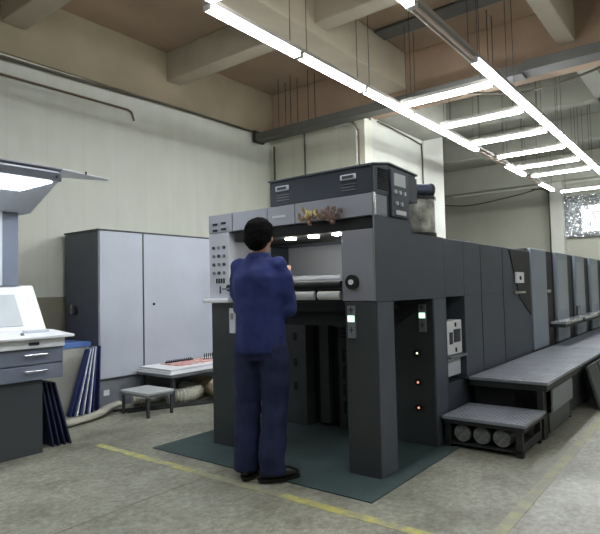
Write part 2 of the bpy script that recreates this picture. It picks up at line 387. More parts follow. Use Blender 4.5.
for i, (x0, x1) in enumerate(rl):
    lab = ['lit fluorescent light cut by the top picture edge, before the unlit one', 'lit fluorescent light of the right row directly after the unlit one', 'second lit fluorescent light beyond the unlit one in the right row', 'third lit fluorescent light beyond the unlit one in the right row', 'fourth lit fluorescent light beyond the unlit one in the right row', 'farthest lit fluorescent light of the right row, at the right picture edge'][i]
    fixture((x0, RY), (x1, RY), lab, G2, True)
for k in range(3): fixture((11.44 + 1.22 * k, RY), (12.64 + 1.22 * k, RY), '%s lit fluorescent light of the right row beyond the right picture edge' % ('first', 'second', 'third')[k], G2, True)
for k in range(3): fixture((-.94 + 1.23 * k, RY), (.26 + 1.23 * k, RY), 'lit fluorescent light of the right row %s the camera' % ('behind', 'directly above', 'above and just ahead of')[k], G2, True)
for k in range(8): fixture((-1.6 + 1.9 * k, -1.6), (-.4 + 1.9 * k, -1.6), '%s added fluorescent fill light of the unseen outer row to the right of the picture' % ('nearest second third fourth fifth sixth seventh farthest'.split()[k]), 'added fill lights of the unseen outer row', True)  # outer row is added out of view to brighten the camera-facing press side
cx = [2.86, 6.1, 7.3, 8.5, 9.68, 10.85, 11.85, 14.35]
for i, x in enumerate(cx):
    lab = ['crosswise fluorescent light at the top edge, joined to the near end of the left row'] + ['%s crosswise fluorescent light of the ladder between the two rows' % q for q in ('first and largest', 'second', 'third', 'fourth', 'fifth', 'sixth')] + ['farthest crosswise fluorescent light, alone above the foil covered window']
    fixture((x, LY - .08), (x, RY + .08), lab[i], G3, True, (True, True))

# ------------------------------------------------------------------ printing press
P = thing('printing_press', 'large dark grey offset printing press delivery with posts, open recess and grey header', 'printing press', (3.17, 2.6, 0))
fx = 3.17
# header row of light grey panels
for y0, y1 in ((3.42, 3.145), (3.14, 2.765), (2.76, 2.495), (2.49, 1.83)):
    MB().box((fx, y1, 1.745), (fx + .2, y0, 1.895), .004).build('header_panel', 'header_grey', P)
MB().box((fx - .002, 1.822, 1.17), (fx + .03, 1.832, 1.9)).build('edge_trim', 'chrome', P)
# hollow body: side walls, roof, back
MB().box((fx + .2, 1.83, 1.745), (3.7, 3.42, 1.892)).build('roof_panel', 'press_paint', P)
MB().box((3.7, 1.836, 1.645), (4.28, 3.42, 1.66)).build('rear_roof', 'press_paint', P)
MB().box((3.95, 2.09, 1.17), (4.28, 3.42, 1.645)).build('recess_back', 'light_grey_paint', P)
MB().box((fx + .03, 1.84, 1.66), (3.7, 3.14, 1.742)).build('lamp_valance', 'near_black', P)
for y in (2.2, 2.42, 2.64):
    MB().box((fx + .1, y - .03, 1.645), (fx + .16, y + .03, 1.659)).build('work_lamp', 'work_glow', P)
# right front box and side skin
rb = MB().box((fx, 1.835, 1.17), (3.95, 2.09, 1.655), .004).build('right_control_box', 'header_grey', P)
MB().cyl((fx - .025, 2.0, 1.3), (fx, 2.0, 1.3), .05, n=24).build('dial_ring', 'near_black', rb, smooth=False)
MB().cyl((fx - .035, 2.0, 1.3), (fx - .02, 2.0, 1.3), .018, n=16).build('dial_knob', 'white_paint', rb)
MB().prism([(fx, 1.165), (4.28, 1.165), (4.28, 1.66), (3.7, 1.66), (3.7, 1.745), (fx, 1.745)], 1, 1.82, 1.834).build('side_skin', 'press_paint', P)
MB().box((3.7, 1.835, 1.17), (4.28, 3.42, 1.19)).build('under_plate', 'black_metal', P)
# left control panel (white, with buttons)
lb = MB().box((fx, 3.19, 1.2), (3.7, 3.42, 1.742), .004).build('left_control_panel', 'light_grey_paint', P)
for yy, zz in ((3.34, 1.815), (3.24, 1.82), (3.34, 1.765), (3.24, 1.77)):
    MB().box((fx - .012, yy - .022, zz - .008), (fx, yy + .022, zz + .008)).build('indicator_slot', 'near_black', P)
for r in range(4):
    for c in range(3): MB().cyl((fx - .012, 3.24 + .06 * c, 1.62 - .07 * r), (fx, 3.24 + .06 * c, 1.62 - .07 * r), .014, n=12).build('button', 'grey_metal' if (r + c) % 2 else 'dark_post', lb)
for c in range(4): MB().box((fx - .008, 3.24 + .028 * c, 1.325), (fx, 3.25 + .028 * c, 1.365)).build('switch', 'near_black', lb)
MB().box((fx - .008, 3.285, 1.24), (fx, 3.295, 1.3)).build('switch', 'dark_post', lb)
MB().box((fx - .07, 3.14, 1.165), (fx + .1, 3.44, 1.2), .01).build('control_shelf', 'white_paint', P)
MB().box((fx - .05, 3.15, 1.27), (fx, 3.22, 1.285)).build('small_ledge', 'grey_metal', lb)
MB().box((3.7, 3.19, 1.2), (3.95, 3.42, 1.644)).build('left_side_wall', 'press_paint', P)
MB().box((3.66, 2.0, 1.643), (3.699, 3.42, 1.75)).build('rear_valance', 'black_metal', P)
# recess content: delivered sheets, rails
MB().box((fx + .06, 2.1, 1.285), (3.9, 3.16, 1.298)).build('delivery_table', 'grey_metal', P)
mb = MB()
for k in range(6): mb.box((fx + .065 + .004 * (k % 3), 2.15, 1.299 + .01 * k), (3.85, 3.05 - .02 * k, 1.3085 + .01 * k))
sh = one(mb, 'paper_sheet', 'white_paper', 'bright white printed sheets lying on the press delivery table by the worker', 'paper', 'sheets on the delivery')
MB().cyl((fx - .01, 2.09, 1.285), (fx - .01, 3.19, 1.285), .028, n=14).build('guard_rail', 'near_black', P)
MB().box((fx + .03, 2.09, 1.245), (fx + .06, 3.19, 1.283)).build('guard_plate', 'black_metal', P)
MB().box((fx + .04, 2.1, 1.165), (3.9, 3.15, 1.18)).build('lower_shelf', 'black_metal', P)
for i, (y0, y1) in enumerate(((2.12, 2.31), (2.34, 2.6), (2.63, 3.0))):
    mb = MB().tube([(3.2, y0, 1.212), (3.2, y1, 1.212)], .03, n=14, ell=(1, 1)); mb.box((3.2, y0, 1.18), (3.6, y1, 1.235))
    one(mb, 'paper_roll', 'white_paper', ['short white paper bundle at the right end of the press recess, under the black rail', 'white paper bundle left of the dark divider, under the black rail', 'white paper bundle half hidden behind the worker, under the black rail'][i], 'paper', 'paper bundles under the rail', smooth=False)
MB().box((3.19, 2.315, 1.17), (3.6, 2.335, 1.27)).build('divider', 'near_black', P)
# cross beam under recess and inner machinery seen between the posts
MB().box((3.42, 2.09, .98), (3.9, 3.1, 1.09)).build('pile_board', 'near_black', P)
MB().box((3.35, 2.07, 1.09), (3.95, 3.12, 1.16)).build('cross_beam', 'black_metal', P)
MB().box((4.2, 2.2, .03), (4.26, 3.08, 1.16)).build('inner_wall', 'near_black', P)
MB().box((4.14, 2.9, .03), (4.2, 3.0, 1.04)).build('guide_bar', 'dark_post', P)
MB().box((4.13, 2.25, .03), (4.2, 2.78, 1.04)).build('inner_panel', 'dark_post', P)
vp = MB()
for k in range(5): vp.box((4.12, 2.56, .96 - k * .035), (4.13, 2.74, .975 - k * .035))
vp.build('vent_louvre', 'near_black', P)
vp = MB()
for k in range(4):
    for a, b in (((4.12, 2.58, .7 - k * .15), (4.128, 2.73, .708 - k * .15)), ((4.12, 2.58, .6 - k * .15), (4.128, 2.59, .7 - k * .15)), ((4.12, 2.72, .6 - k * .15), (4.128, 2.73, .7 - k * .15))): vp.box(a, b)
vp.build('inner_frame', 'near_black', P)
# posts
def sensor(parent, x, y, z):
    s = MB().box((x - .014, y - .03, z - .13), (x, y + .03, z + .09)).build('sensor_plate', 'grey_metal', parent)
    MB().box((x - .017, y - .026, z - .02), (x - .014, y + .026, z + .022)).build('green_lamp', 'green_glow', s)
    for dz in (.062, -.075):
        k = MB(); k.box((x - .016, y - .018, z + dz - .003), (x - .014, y + .018, z + dz + .003)); k.box((x - .016, y - .003, z + dz - .02), (x - .014, y + .003, z + dz + .02))
        k.build('sensor_mark', 'black_metal', s)
def post(x0, x1, y0, y1, side):
    p_ = MB().box((x0, y0, 0), (x1, y1, 1.165), .004).build('post', 'dark_post', P)
    if side: MB().box((x0 + .012, y0 - .006, .01), (x1, y0, 1.16)).build('post_side_plate', 'post_side', p_)
    return p_
p1 = post(fx, 3.40, 1.826, 2.07, True); sensor(p1, fx, 2.015, 1.05)
p2 = post(fx, 3.40, 3.12, 3.40, False)
s = MB().box((fx - .014, 3.12, .92), (fx, 3.18, 1.12)).build('sensor_plate', 'light_grey_paint', p2)
MB().box((fx - .017, 3.135, 1.03), (fx - .014, 3.165, 1.08)).build('sensor_mark', 'grey_metal', s)
p3 = post(4.05, 4.28, 1.826, 2.19, True); sensor(p3, 4.05, 1.91, 1.03)
for z, m_ in ((.73, 'pale_glow'), (.50, 'red_glow'), (.30, 'red_glow')):
    b_ = MB().cyl((4.03, 1.965, z), (4.05, 1.965, z), .028, n=16).build('lamp_socket', 'near_black', p3)
    MB().sph((4.028, 1.96, z), .009, 6).build('indicator_lamp', m_, b_)
p4 = post(4.05, 4.28, 3.09, 3.36, False)
for z in (.82, .58, .36):
    MB().box((4.042, 3.2, z - .035), (4.05, 3.235, z + .035)).build('keyhole', 'near_black', p4)
# press body behind the posts, with the electrical recess
mb = MB().box((4.30, 1.86, 0), (6.8, 3.3, .44)).box((4.30, 2.1, .44), (4.72, 3.3, 1.17)).box((4.30, 1.822, 1.17), (4.72, 3.3, 1.66)).box((4.72, 1.822, .44), (6.8, 3.3, 1.66)).box((4.285, 1.822, .0), (4.315, 1.87, 1.66))
bd = mb.build('press_body', 'press_paint', P, bev=.006)
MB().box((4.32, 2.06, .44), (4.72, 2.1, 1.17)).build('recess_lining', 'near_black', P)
for x in (5.15, 5.8): MB().box((x - .003, 1.8195, .46), (x + .003, 1.823, 1.64)).build('panel_seam', 'near_black', bd)
MB().box((4.72, 1.816, 1.176), (6.0, 1.822, 1.182)).build('panel_seam', 'dark_post', bd)
eb = MB().box((4.335, 1.84, .68), (4.67, 1.95, .965), .004).build('electrical_box', 'white_paint', P)
MB().box((4.40, 1.834, .77), (4.46, 1.84, .87)).build('socket', 'dark_post', eb)
MB().box((4.49, 1.834, .78), (4.63, 1.84, .89)).build('display_window', 'slate_paint', eb)
for x, z in ((4.53, .93), (4.53, .715)): MB().box((x - .012, 1.834, z - .018), (x + .012, 1.84, z + .018)).build('switch', 'near_black', eb)
MB().box((4.33, 1.80, .655), (4.69, 1.95, .675)).build('box_shelf', 'grey_metal', P)
MB().box((4.335, 1.85, .5), (4.65, 1.94, .65), .004).build('lower_box', 'light_grey_paint', P)
MB().cyl((4.5, 1.95, .965), (4.5, 1.95, 1.0), .03, n=14).sph((4.5, 1.95, 1.01), .035, 8, (1, 1, .5)).build('brass_valve', 'brass', P, smooth=True)
MB().cyl((4.36, 1.94, .97), (4.36, 1.94, 1.1), .012, n=8).build('valve_stem', 'chrome', P)
# darker inset near the units with a button box
MB().prism([(6.02, 1.64), (6.78, 1.64), (6.78, .9), (6.35, 1.12)], 1, 1.812, 1.822).build('inset_cover', 'black_metal', P)
bb = MB().box((6.18, 1.79, 1.28), (6.45, 1.812, 1.4)).build('button_box', 'white_paint', P)
MB().cyl((6.3, 1.78, 1.335), (6.3, 1.79, 1.335), .022, n=12).build('button', 'near_black', bb)
MB().box((6.1, 1.79, 1.165), (6.5, 1.812, 1.19)).build('handle', 'chrome', P)
MB().box((fx - .004, 2.58, 1.805), (fx, 2.71, 1.822)).build('name_strip', 'light_grey_paint', P)

# printing units in a row
G = 'printing units standing in a row beyond the press body'
for k in range(6):
    x = 6.84 + 1.22 * k
    lab = ['tall light grey printing unit front nearest to the press body, without a shelf', 'second printing unit from the left with the first small shelf', 'third printing unit from the left in the row', 'fourth printing unit from the left in the row', 'fifth printing unit, cut by the right picture edge', 'farthest printing unit at the end of the row'][k]
    u = thing('printing_unit', lab, 'printing unit', (x, 2.5, 0), G)
    MB().box((x, 1.86, 0), (x + 1.2, 3.3, 1.7), .006).build('unit_body', 'black_metal', u)
    f = MB().box((x + .04, 1.82, .472), (x + .74, 1.86, 1.7), .008).build('front_cover', 'unit_grey', u)
    if k:
        MB().box((x - .42, 1.62, .74), (x + .6, 1.82, .775), .006).build('shelf', 'chrome', u)
        MB().box((x - .42, 1.63, .70), (x + .58, 1.82, .74)).build('shelf_bracket', 'black_metal', u)
        MB().box((x + .10, 1.814, .9), (x + .66, 1.82, 1.6)).build('cover_plate', 'unit_plate', f)
    if k == 0: MB().box((x + .8, 1.83, 1.15), (x + .98, 1.86, 1.19)).build('unit_handle', 'chrome', u)
    if k == 2: MB().cyl((x - .2, 1.75, .785), (x - .2, 1.75, .93), .03, n=12).build('grease_cup', 'chrome', u)

# dryer control box on top of the press
B = thing('dryer_control_box', 'long dark slate box with louvres and a control panel standing on the press header', 'control box', (3.3, 2.3, 1.895))
bx_ = MB(); bx_.prism([(3.18, 1.896), (3.18, 2.085), (3.4, 2.125), (3.84, 2.105), (3.84, 1.896)], 1, 1.836, 2.74)
bx_.build('casing', 'slate_paint', B, bev=.006)
MB().box((3.18, 1.826, 1.896), (3.84, 1.836, 2.08)).build('side_plate', 'slate_paint', B)
MB().prism([(3.17, 2.085), (3.17, 2.097), (3.4, 2.137), (3.85, 2.117), (3.85, 2.105), (3.4, 2.125)], 1, 1.822, 2.75).build('lid', 'press_paint', B)
for yy in (2.61, 2.02):
    ov = MB().box((3.166, yy - .065, 2.005), (3.18, yy + .065, 2.045), .006).build('vent_cover', 'light_grey_paint', B)
    MB().box((3.162, yy - .045, 2.015), (3.166, yy + .045, 2.035)).build('vent_slot', 'dark_post', ov)
    l = MB()
    for k in range(3): l.box((3.174, yy - .06, 1.975 - k * .02), (3.18, yy + .06, 1.98 - k * .02))
    l.build('louvre', 'grey_metal', B)
    MB().sph((3.178, yy + .01, 2.075), .006, 5).build('screw', 'chrome', B)
l = MB()
for k in range(9): l.box((3.24, 1.818, 1.93 + k * .017), (3.36, 1.826, 1.938 + k * .017))
l.build('side_louvre', 'near_black', B)
c = MB().box((3.4, 1.806, 1.755), (3.66, 1.826, 2.09), .004).build('control_panel', 'press_paint', B)
MB().box((3.43, 1.8, 1.975), (3.6, 1.806, 2.065)).build('screen', 'screen_grey', c)
for i, (x, z) in enumerate(((3.44, 1.93), (3.51, 1.93), (3.58, 1.93), (3.46, 1.85), (3.53, 1.85))):
    MB().cyl((x, 1.792, z), (x, 1.806, z), .015, n=12).build('button', 'light_grey_paint', c)
MB().box((3.45, 1.79, 1.77), (3.58, 1.806, 1.8)).build('connector', 'white_paint', c)

# tank with motor
K = thing('powder_tank', 'mottled grey cylinder tank with a blue motor on top, beside the slate control box', 'tank', (4.12, 1.96, 1.67))
MB().cyl((4.12, 1.96, 1.69), (4.12, 1.96, 1.96), .14, n=32).build('glass_cylinder', 'cylinder_glass', K, smooth=False)
MB().cyl((4.12, 1.96, 1.664), (4.12, 1.96, 1.69), .148, n=32).build('base_ring', 'black_metal', K)
MB().cyl((4.12, 1.96, 1.96), (4.12, 1.96, 1.985), .148, n=32).build('top_ring', 'black_metal', K)
mo = MB().cyl((3.92, 2.05, 2.035), (4.17, 1.87, 2.045), .052, n=24).build('motor', 'motor_blue', K)
MB().cyl((4.17, 1.87, 2.045), (4.185, 1.86, 2.045), .056, n=24).build('motor_cap', 'dark_post', mo)
MB().box((4.28, 1.99, 1.664), (4.31, 2.05, 1.9)).box((4.1, 2.1, 1.7), (4.2, 2.2, 1.95)).build('bracket', 'black_metal', K)

# dried flower ornaments on the header
def bunch(y, z, lab, mats, seed):
    rr = random.Random(seed)
    t = thing('dried_flower_bunch', lab, 'ornament', (fx - .02, y, z), 'dried flower bunches on the press header')
    st = MB(); lf = MB(); pe = MB()
    for k in range(26):
        a = rr.uniform(-1.3, 1.3); l_ = rr.uniform(.03, .1); b0 = Vector((fx - .012, y, z - .06))
        e = b0 + Vector((-rr.uniform(.005, .03), math.sin(a) * l_ * 1.1, math.cos(a) * l_ * 1.2))
        st.tube([b0, (b0 + e) / 2 + Vector((-.012, 0, .004)), e], .0025, n=5)
        (pe if k % 3 == 0 else lf).sph(e, .014, 5, (.4, rr.uniform(.5, 1), rr.uniform(.8, 1.6)))
    st.build('stem', mats[0], t); lf.build('dry_leaf', mats[1], t); pe.build('petal', mats[2], t)
    MB().sph((fx - .022, y, z - .065), .02, 6).build('knot', mats[0], t)
bunch(2.34, 1.80, 'golden yellow dried flower bunch fixed on the header, left of the brown one', ('dried_brown', 'gold', 'yellow_petal'), 3)
bunch(2.14, 1.79, 'brown dried flower bunch on the header near its right end', ('dried_brown', 'dried_brown', 'dried_brown'), 5)

# ------------------------------------------------------------------ platform, step, rolls, plates
W = thing('walkway_platform', 'long raised walkway platform with grey tread plate top along the press', 'platform', (4.68, 1.48, 0))
def studs(mb, x0, x1, y0, y1, z):
    i = 0; x = x0
    while x < x1:
        y = y0 + (.02 if i % 2 else 0); a = .785 if i % 2 else -.785
        while y < y1:
            c, s_ = math.cos(a), math.sin(a)
            pts = [(x + c * .014, y + s_ * .014, z), (x - s_ * .004, y + c * .004, z), (x - c * .014, y - s_ * .014, z), (x + s_ * .004, y - c * .004, z)]
            vs = [mb.bm.verts.new(q) for q in pts]; t1 = mb.bm.verts.new((x + c * .005, y + s_ * .005, z + .0035)); t2 = mb.bm.verts.new((x - c * .005, y - s_ * .005, z + .0035))
            for f in ((vs[0], vs[1], t1), (vs[0], t1, vs[3]), (vs[1], vs[2], t2), (vs[2], vs[3], t2), (vs[1], t2, t1), (vs[3], t1, t2)): mb.bm.faces.new(f)
            y += .04
        x += .03; i += 1
    return mb
studs(MB().box((4.68, 1.15, .445), (15, 1.795, .47), .004), 4.72, 7.5, 1.17, 1.78, .4698).build('tread_top', 'tread_plate', W)
MB().box((4.69, 1.16, .395), (15, 1.79, .444)).build('top_frame', 'black_metal', W)
MB().box((4.8, 1.45, .02), (14.9, 1.79, .394)).build('riser', 'near_black', W)
for x in (4.72, 4.78, 5.66, 6.5, 7.6, 8.8, 10):
    MB().box((x, 1.2, 0), (x + .045, 1.245, .4)).build('leg', 'black_metal', W)
MB().box((4.86, 1.16, .2), (5.6, 1.175, .385)).build('side_flap', 'grey_metal', W)
MB().box((4.86, 1.19, .03), (5.6, 1.2, .19)).build('lower_side_panel', 'platform_skirt', W)
MB().box((5.75, 1.22, .03), (12, 1.235, .39)).build('side_panel', 'dark_post', W)
for i, x in enumerate((6.1, 6.62, 7.15)):
    mb = MB().box((x, -.01, 0), (x + .48, .012, .43)); mb.rot(Matrix.Translation((0, 1.02, .004)) @ Matrix.Rotation(math.radians(-14), 4, 'X'))
    one(mb, 'leaning_plate', 'platform_skirt', ['nearest dark metal plate leaning on the walkway side', 'dark metal plate leaning on the walkway side at the right picture edge', 'dark metal plate leaning on the walkway beyond the picture edge'][i], 'metal plate', 'metal plates leaning on the walkway')
T = thing('step_stool', 'low wide metal step with tread plate top in front of the walkway end', 'step', (4.38, 1.48, 0))
studs(MB().box((4.09, 1.17, .225), (4.67, 1.795, .25), .004), 4.12, 4.65, 1.19, 1.78, .2498).build('tread_top', 'tread_plate', T)
MB().box((4.1, 1.18, .195), (4.66, 1.785, .224)).build('top_frame', 'black_metal', T)
for x in (4.12, 4.6):
    for y in (1.2, 1.74): MB().box((x, y, 0), (x + .045, y + .045, .197)).build('leg', 'black_metal', T)
MB().box((4.12, 1.2, .035), (4.64, 1.78, .05)).build('lower_shelf', 'black_metal', T)
MB().box((4.16, 1.2, .05), (4.6, 1.21, .1)).build('side_brace', 'black_metal', T)
for i, y in enumerate((1.655, 1.505, 1.355)):
    r_ = thing('duct_tube', ['leftmost round tube end stored under the low step', 'middle round tube end stored under the low step', 'rightmost round tube end stored under the low step'][i], 'tube', (4.14, y, .12), 'round tubes stored under the step')
    MB().cyl((4.15, y, .12), (4.58, y, .12), .067, n=28).build('tube_wall', 'dark_post', r_, smooth=False)
    mb = MB().cyl((4.142, y, .12), (4.15, y, .12), .062, n=28); mb.cyl((4.138, y, .12), (4.143, y, .12), .02, n=14)
    for q in range(8):
        a = q * math.pi / 4; mb.cyl((4.139, y, .12), (4.141, y + .058 * math.cos(a), .12 + .058 * math.sin(a)), .003, n=5)
    mb.build('tube_end', 'roll_end', r_)

# floor mat under delivery
struct_mat = MB().box((2.8, 1.68, 0), (4.15, 3.72, .008))
mm = one(struct_mat, 'floor_mat', 'mat_green', 'dark green rubber mat on the floor under the press posts', 'mat')

# ------------------------------------------------------------------ left: big cabinet
Cb = thing('electrical_cabinet', 'tall grey two-door electrical cabinet standing against the left wall', 'cabinet', (4.3, 5.8, 0))
MB().box((3.4, 5.445, .32), (5.2, 6.12, 1.97), .004).build('carcass', 'cabinet_grey', Cb)
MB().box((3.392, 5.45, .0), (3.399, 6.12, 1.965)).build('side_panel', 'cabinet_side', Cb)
MB().box((3.405, 5.46, 0), (5.19, 6.1, .32)).build('plinth', 'grey_metal', Cb)
MB().box((3.38, 5.42, 1.97), (5.21, 6.13, 1.985)).build('top_plate', 'slate_paint', Cb)
for a, b in ((3.405, 3.965), (3.985, 5.19)):
    d = MB().box((a, 5.425, .33), (b, 5.444, 1.965), .003).build('door', 'cabinet_grey', Cb)
    if a > 3.9: MB().cyl((4.12, 5.415, 1.13), (4.12, 5.425, 1.13), .016, n=12).build('door_lock', 'near_black', d)
MB().box((3.967, 5.43, .33), (3.983, 5.446, 1.965)).build('door_gap', 'near_black', Cb)
k_ = MB().cyl((3.36, 5.9, 1.08), (3.392, 5.9, 1.08), .05, n=20).build('main_switch', 'near_black', Cb)
MB().box((3.335, 5.885, 1.04), (3.36, 5.915, 1.15)).build('switch_lever', 'chrome', k_)
MB().box((3.46, 5.452, .14), (3.53, 5.46, .2)).build('rating_plate', 'white_paint', Cb)

# ------------------------------------------------------------------ left: control console
D = thing('press_control_console', 'control console with glowing white desk top, two drawers and overhead lamp hood', 'console', (1.6, 4.6, 0))
MB().box((.9, 4.38, .0), (2.23, 5.0, .585), .004).build('base_cabinet', 'dark_console', D)
MB().box((.9, 4.36, .585), (2.39, 5.0, .84)).build('drawer_case', 'drawer_grey', D)
for z0, z1 in ((.59, .705), (.715, .835)):
    d = MB().box((1.3, 4.345, z0), (2.385, 4.36, z1), .003).build('drawer', 'drawer_grey', D)
    h = MB(); h.cyl((2.06, 4.32, (z0 + z1) / 2 + .015), (2.24, 4.32, (z0 + z1) / 2 + .015), .007, n=10); h.cyl((2.08, 4.32, (z0 + z1) / 2 + .015), (2.08, 4.345, (z0 + z1) / 2 + .015), .005, n=6); h.cyl((2.22, 4.32, (z0 + z1) / 2 + .015), (2.22, 4.345, (z0 + z1) / 2 + .015), .005, n=6)
    h.build('handle', 'chrome', d)
f = MB().box((.9, 4.32, .84), (2.39, 4.98, .915), .008).build('desk_fascia', 'white_paint', D)
MB().box((2.09, 4.312, .868), (2.17, 4.32, .89)).build('recessed_pull', 'near_black', f)
MB().prism([(4.28, .915), (4.28, .935), (4.62, .965), (5.0, .965), (5.0, .915)], 0, .9, 2.45).build('desk_top', 'white_paint', D, bev=.004)
MB().cyl((2.08, 4.4, .93), (2.08, 4.4, .965), .014, n=12).build('desk_knob', 'grey_metal', D)
MB().box((2.15, 4.48, .95), (2.34, 4.56, .975), .006).build('switch_block', 'light_grey_paint', D)
mo = MB().prism([(4.66, .965), (4.9, 1.35), (5.0, 1.35), (5.0, .965)], 0, .9, 2.41).build('monitor_housing', 'white_paint', D, bev=.01)
a = math.atan2(.24, .385)
s_ = MB().box((1.0, -.004, .05), (2.22, .004, .36)); s_.rot(Matrix.Translation((0, 4.655, .965)) @ Matrix.Rotation(-a, 4, 'X')); s_.build('sheet_viewer', 'screen_grey', mo)
MB().box((1.6, 4.86, 1.35), (2.13, 4.99, 2.02), .004).build('lamp_column', 'light_grey_paint', D)
MB().box((2.13, 4.88, 1.35), (2.27, 4.98, 2.02)).build('column_cover', 'drawer_grey', D)
hd = MB().prism([(4.35, 2.29), (4.35, 2.21), (4.84, 1.99), (5.02, 1.99), (5.02, 2.1)], 0, .7, 2.36).build('lamp_hood', 'light_grey_paint', D, bev=.004)
MB().box((.7, 4.33, 2.205), (2.37, 4.35, 2.27)).build('hood_fascia', 'slate_paint', hd)
lp = MB()
v = [lp.bm.verts.new(q) for q in ((.8, 4.37, 2.192), (2.31, 4.37, 2.192), (2.12, 4.53, 2.12), (.8, 4.53, 2.12), (.8, 4.37, 2.2), (2.31, 4.37, 2.2), (2.12, 4.53, 2.13), (.8, 4.53, 2.13))]
for q in ((0, 1, 2, 3), (4, 5, 6, 7), (0, 1, 5, 4), (1, 2, 6, 5), (2, 3, 7, 6), (3, 0, 4, 7)): lp.bm.faces.new([v[i] for i in q])
lp.build('light_panel', 'panel_glow', hd)
MB().cyl((2.33, 4.322, 2.24), (2.33, 4.33, 2.24), .012, n=10).build('hood_screw', 'near_black', hd)
MB().prism([(4.33, 2.305), (4.33, 2.315), (5.0, 2.13), (5.0, 2.12)], 0, .7, 2.38).build('hood_top', 'header_grey', hd)
fp = MB(); 
v = [fp.bm.verts.new(q) for q in ((2.38, 4.34, 2.318), (2.84, 4.36, 2.30), (2.84, 4.40, 2.295), (2.38, 4.47, 2.27), (2.38, 4.34, 2.31), (2.84, 4.36, 2.293), (2.84, 4.40, 2.288), (2.38, 4.47, 2.262))]
for q in ((0, 1, 2, 3), (7, 6, 5, 4), (0, 4, 5, 1), (1, 5, 6, 2), (2, 6, 7, 3), (3, 7, 4, 0)): fp.bm.faces.new([v[i] for i in q])
fp.build('side_reflector', 'white_paint', hd)
MB().cyl((2.6, 4.345, 2.3), (2.6, 4.345, 2.325), .008, n=8).build('reflector_pin', 'near_black', hd)

# boards leaning on the console, boards leaning on the cabinet
for i in range(4):
    mb = MB().box((-.007, 0, 0), (.007, .5, .55)); mb.rot(Matrix.Translation((2.50 - .045 * i, 4.43 + .01 * i, .003)) @ Matrix.Rotation(math.radians(-15 + 1.5 * i), 4, 'Y'))
    one(mb, 'thin_board', 'navy_board', ['outermost dark navy board leaning on the console end', 'second navy board of the stack leaning on the console end', 'third navy board of the stack leaning on the console end', 'innermost navy board, against the console end'][i], 'board', 'navy boards leaning on the console')
for i in range(9):
    th = math.radians(20 - 2.1 * i); x = 3.02 + .036 * i; wht = i % 2 == 0 and i > 0
    if i == 8: x = 3.34; th = math.radians(2.6); wht = False
    mb = MB().box((-.007, 0, 0), (.007, .07, .70)); mb.rot(Matrix.Translation((x, 5.36, .004)) @ Matrix.Rotation(th * .86, 4, 'Y'))
    one(mb, 'printing_board', 'white_board' if wht else 'blue_board',
        '%s board, %s from the left, in the fanned stack leaning on the cabinet side' % ('thin white' if wht else 'thin blue', ['leftmost', 'second', 'third', 'fourth', 'fifth', 'sixth', 'seventh', 'eighth', 'ninth'][i]), 'board', 'blue and white boards leaning on the cabinet')
bxx = thing('storage_box', 'pale grey box with a blue lid behind the leaning boards', 'box', (3.0, 5.8, 0))
MB().box((2.72, 5.56, 0), (3.36, 6.1, .69), .005).build('box_body', 'beige_board', bxx)
MB().box((2.71, 5.55, .69), (3.37, 6.11, .745), .005).build('lid', 'light_blue', bxx)
# flat cable duct on the floor
one(MB().tube(catmull([(2.74, 5.0, .035), (3.0, 5.03, .04), (3.2, 5.1, .05), (3.35, 5.22, .055), (3.56, 5.32, .055)], 8), .05, n=14, ell=(1.2, .62)), 'cable_duct', 'hose_grey', 'flat pale cable duct snaking over the floor from the boards to the stool', 'cable duct', smooth=True)

# small stool
St = thing('foot_stool', 'small square metal foot stool standing before the low sheet table', 'stool', (3.6, 4.85, 0))
MB().box((3.42, 4.62, .225), (3.76, 5.08, .25), .004).build('seat', 'stool_top', St)
MB().box((3.43, 4.63, .2), (3.75, 5.07, .226)).build('apron', 'grey_metal', St)
for x in (3.43, 3.725):
    for y in (4.63, 5.045): MB().box((x, y, 0), (x + .024, y + .024, .2)).build('leg', 'dark_post', St)

# low table with sheets
Tb = thing('low_table', 'low long metal table behind the stool, carrying stacked sheets', 'table', (4.4, 5.05, 0))
MB().box((3.86, 4.78, .33), (5.4, 5.41, .365), .004).build('table_top', 'grey_metal', Tb)
for x in (3.9, 5.33):
    for y in (4.82, 5.35): MB().box((x, y, 0), (x + .035, y + .035, .33)).build('leg', 'dark_post', Tb)
for i in range(5):
    mb = MB().box((3.83 + .02 * (i % 2) + .01 * i, 4.77 + .012 * i, .366 + .011 * i), (5.0 - .1 * (i % 2), 5.38, .375 + .011 * i))
    one(mb, 'sheet_stack', 'white_paper' if i != 3 else 'light_grey_paint', '%s layer of the white sheet pile on the low table' % ['lowest', 'second', 'middle', 'fourth', 'top'][i], 'sheets', 'white sheets on the low table')
one(MB().box((4.1, 4.95, .421), (4.75, 5.3, .43)), 'printed_sheet', 'red_print', 'red and white printed sheet lying on top of the white pile', 'sheet')
for i, (xa, yy, xb, m_) in enumerate(((4.14, 5.22, 4.55, 'near_black'), (4.62, 5.1, 5.1, 'near_black'))):
    mb = MB().box((xa, yy, .431 if i == 0 else .421), (xb, yy + .03, .445 if i == 0 else .435))
    for q in range(int((xb - xa) / .033)): mb.cyl((xa + .015 + q * .033, yy + .015, .44), (xa + .015 + q * .033, yy + .015, .462 if i == 0 else .50), .006, n=6)
    one(mb, 'comb_strip', m_, ['low black comb strip lying on the red printed sheet', 'taller black comb strip standing on the pile near the press post'][i], 'comb strip')
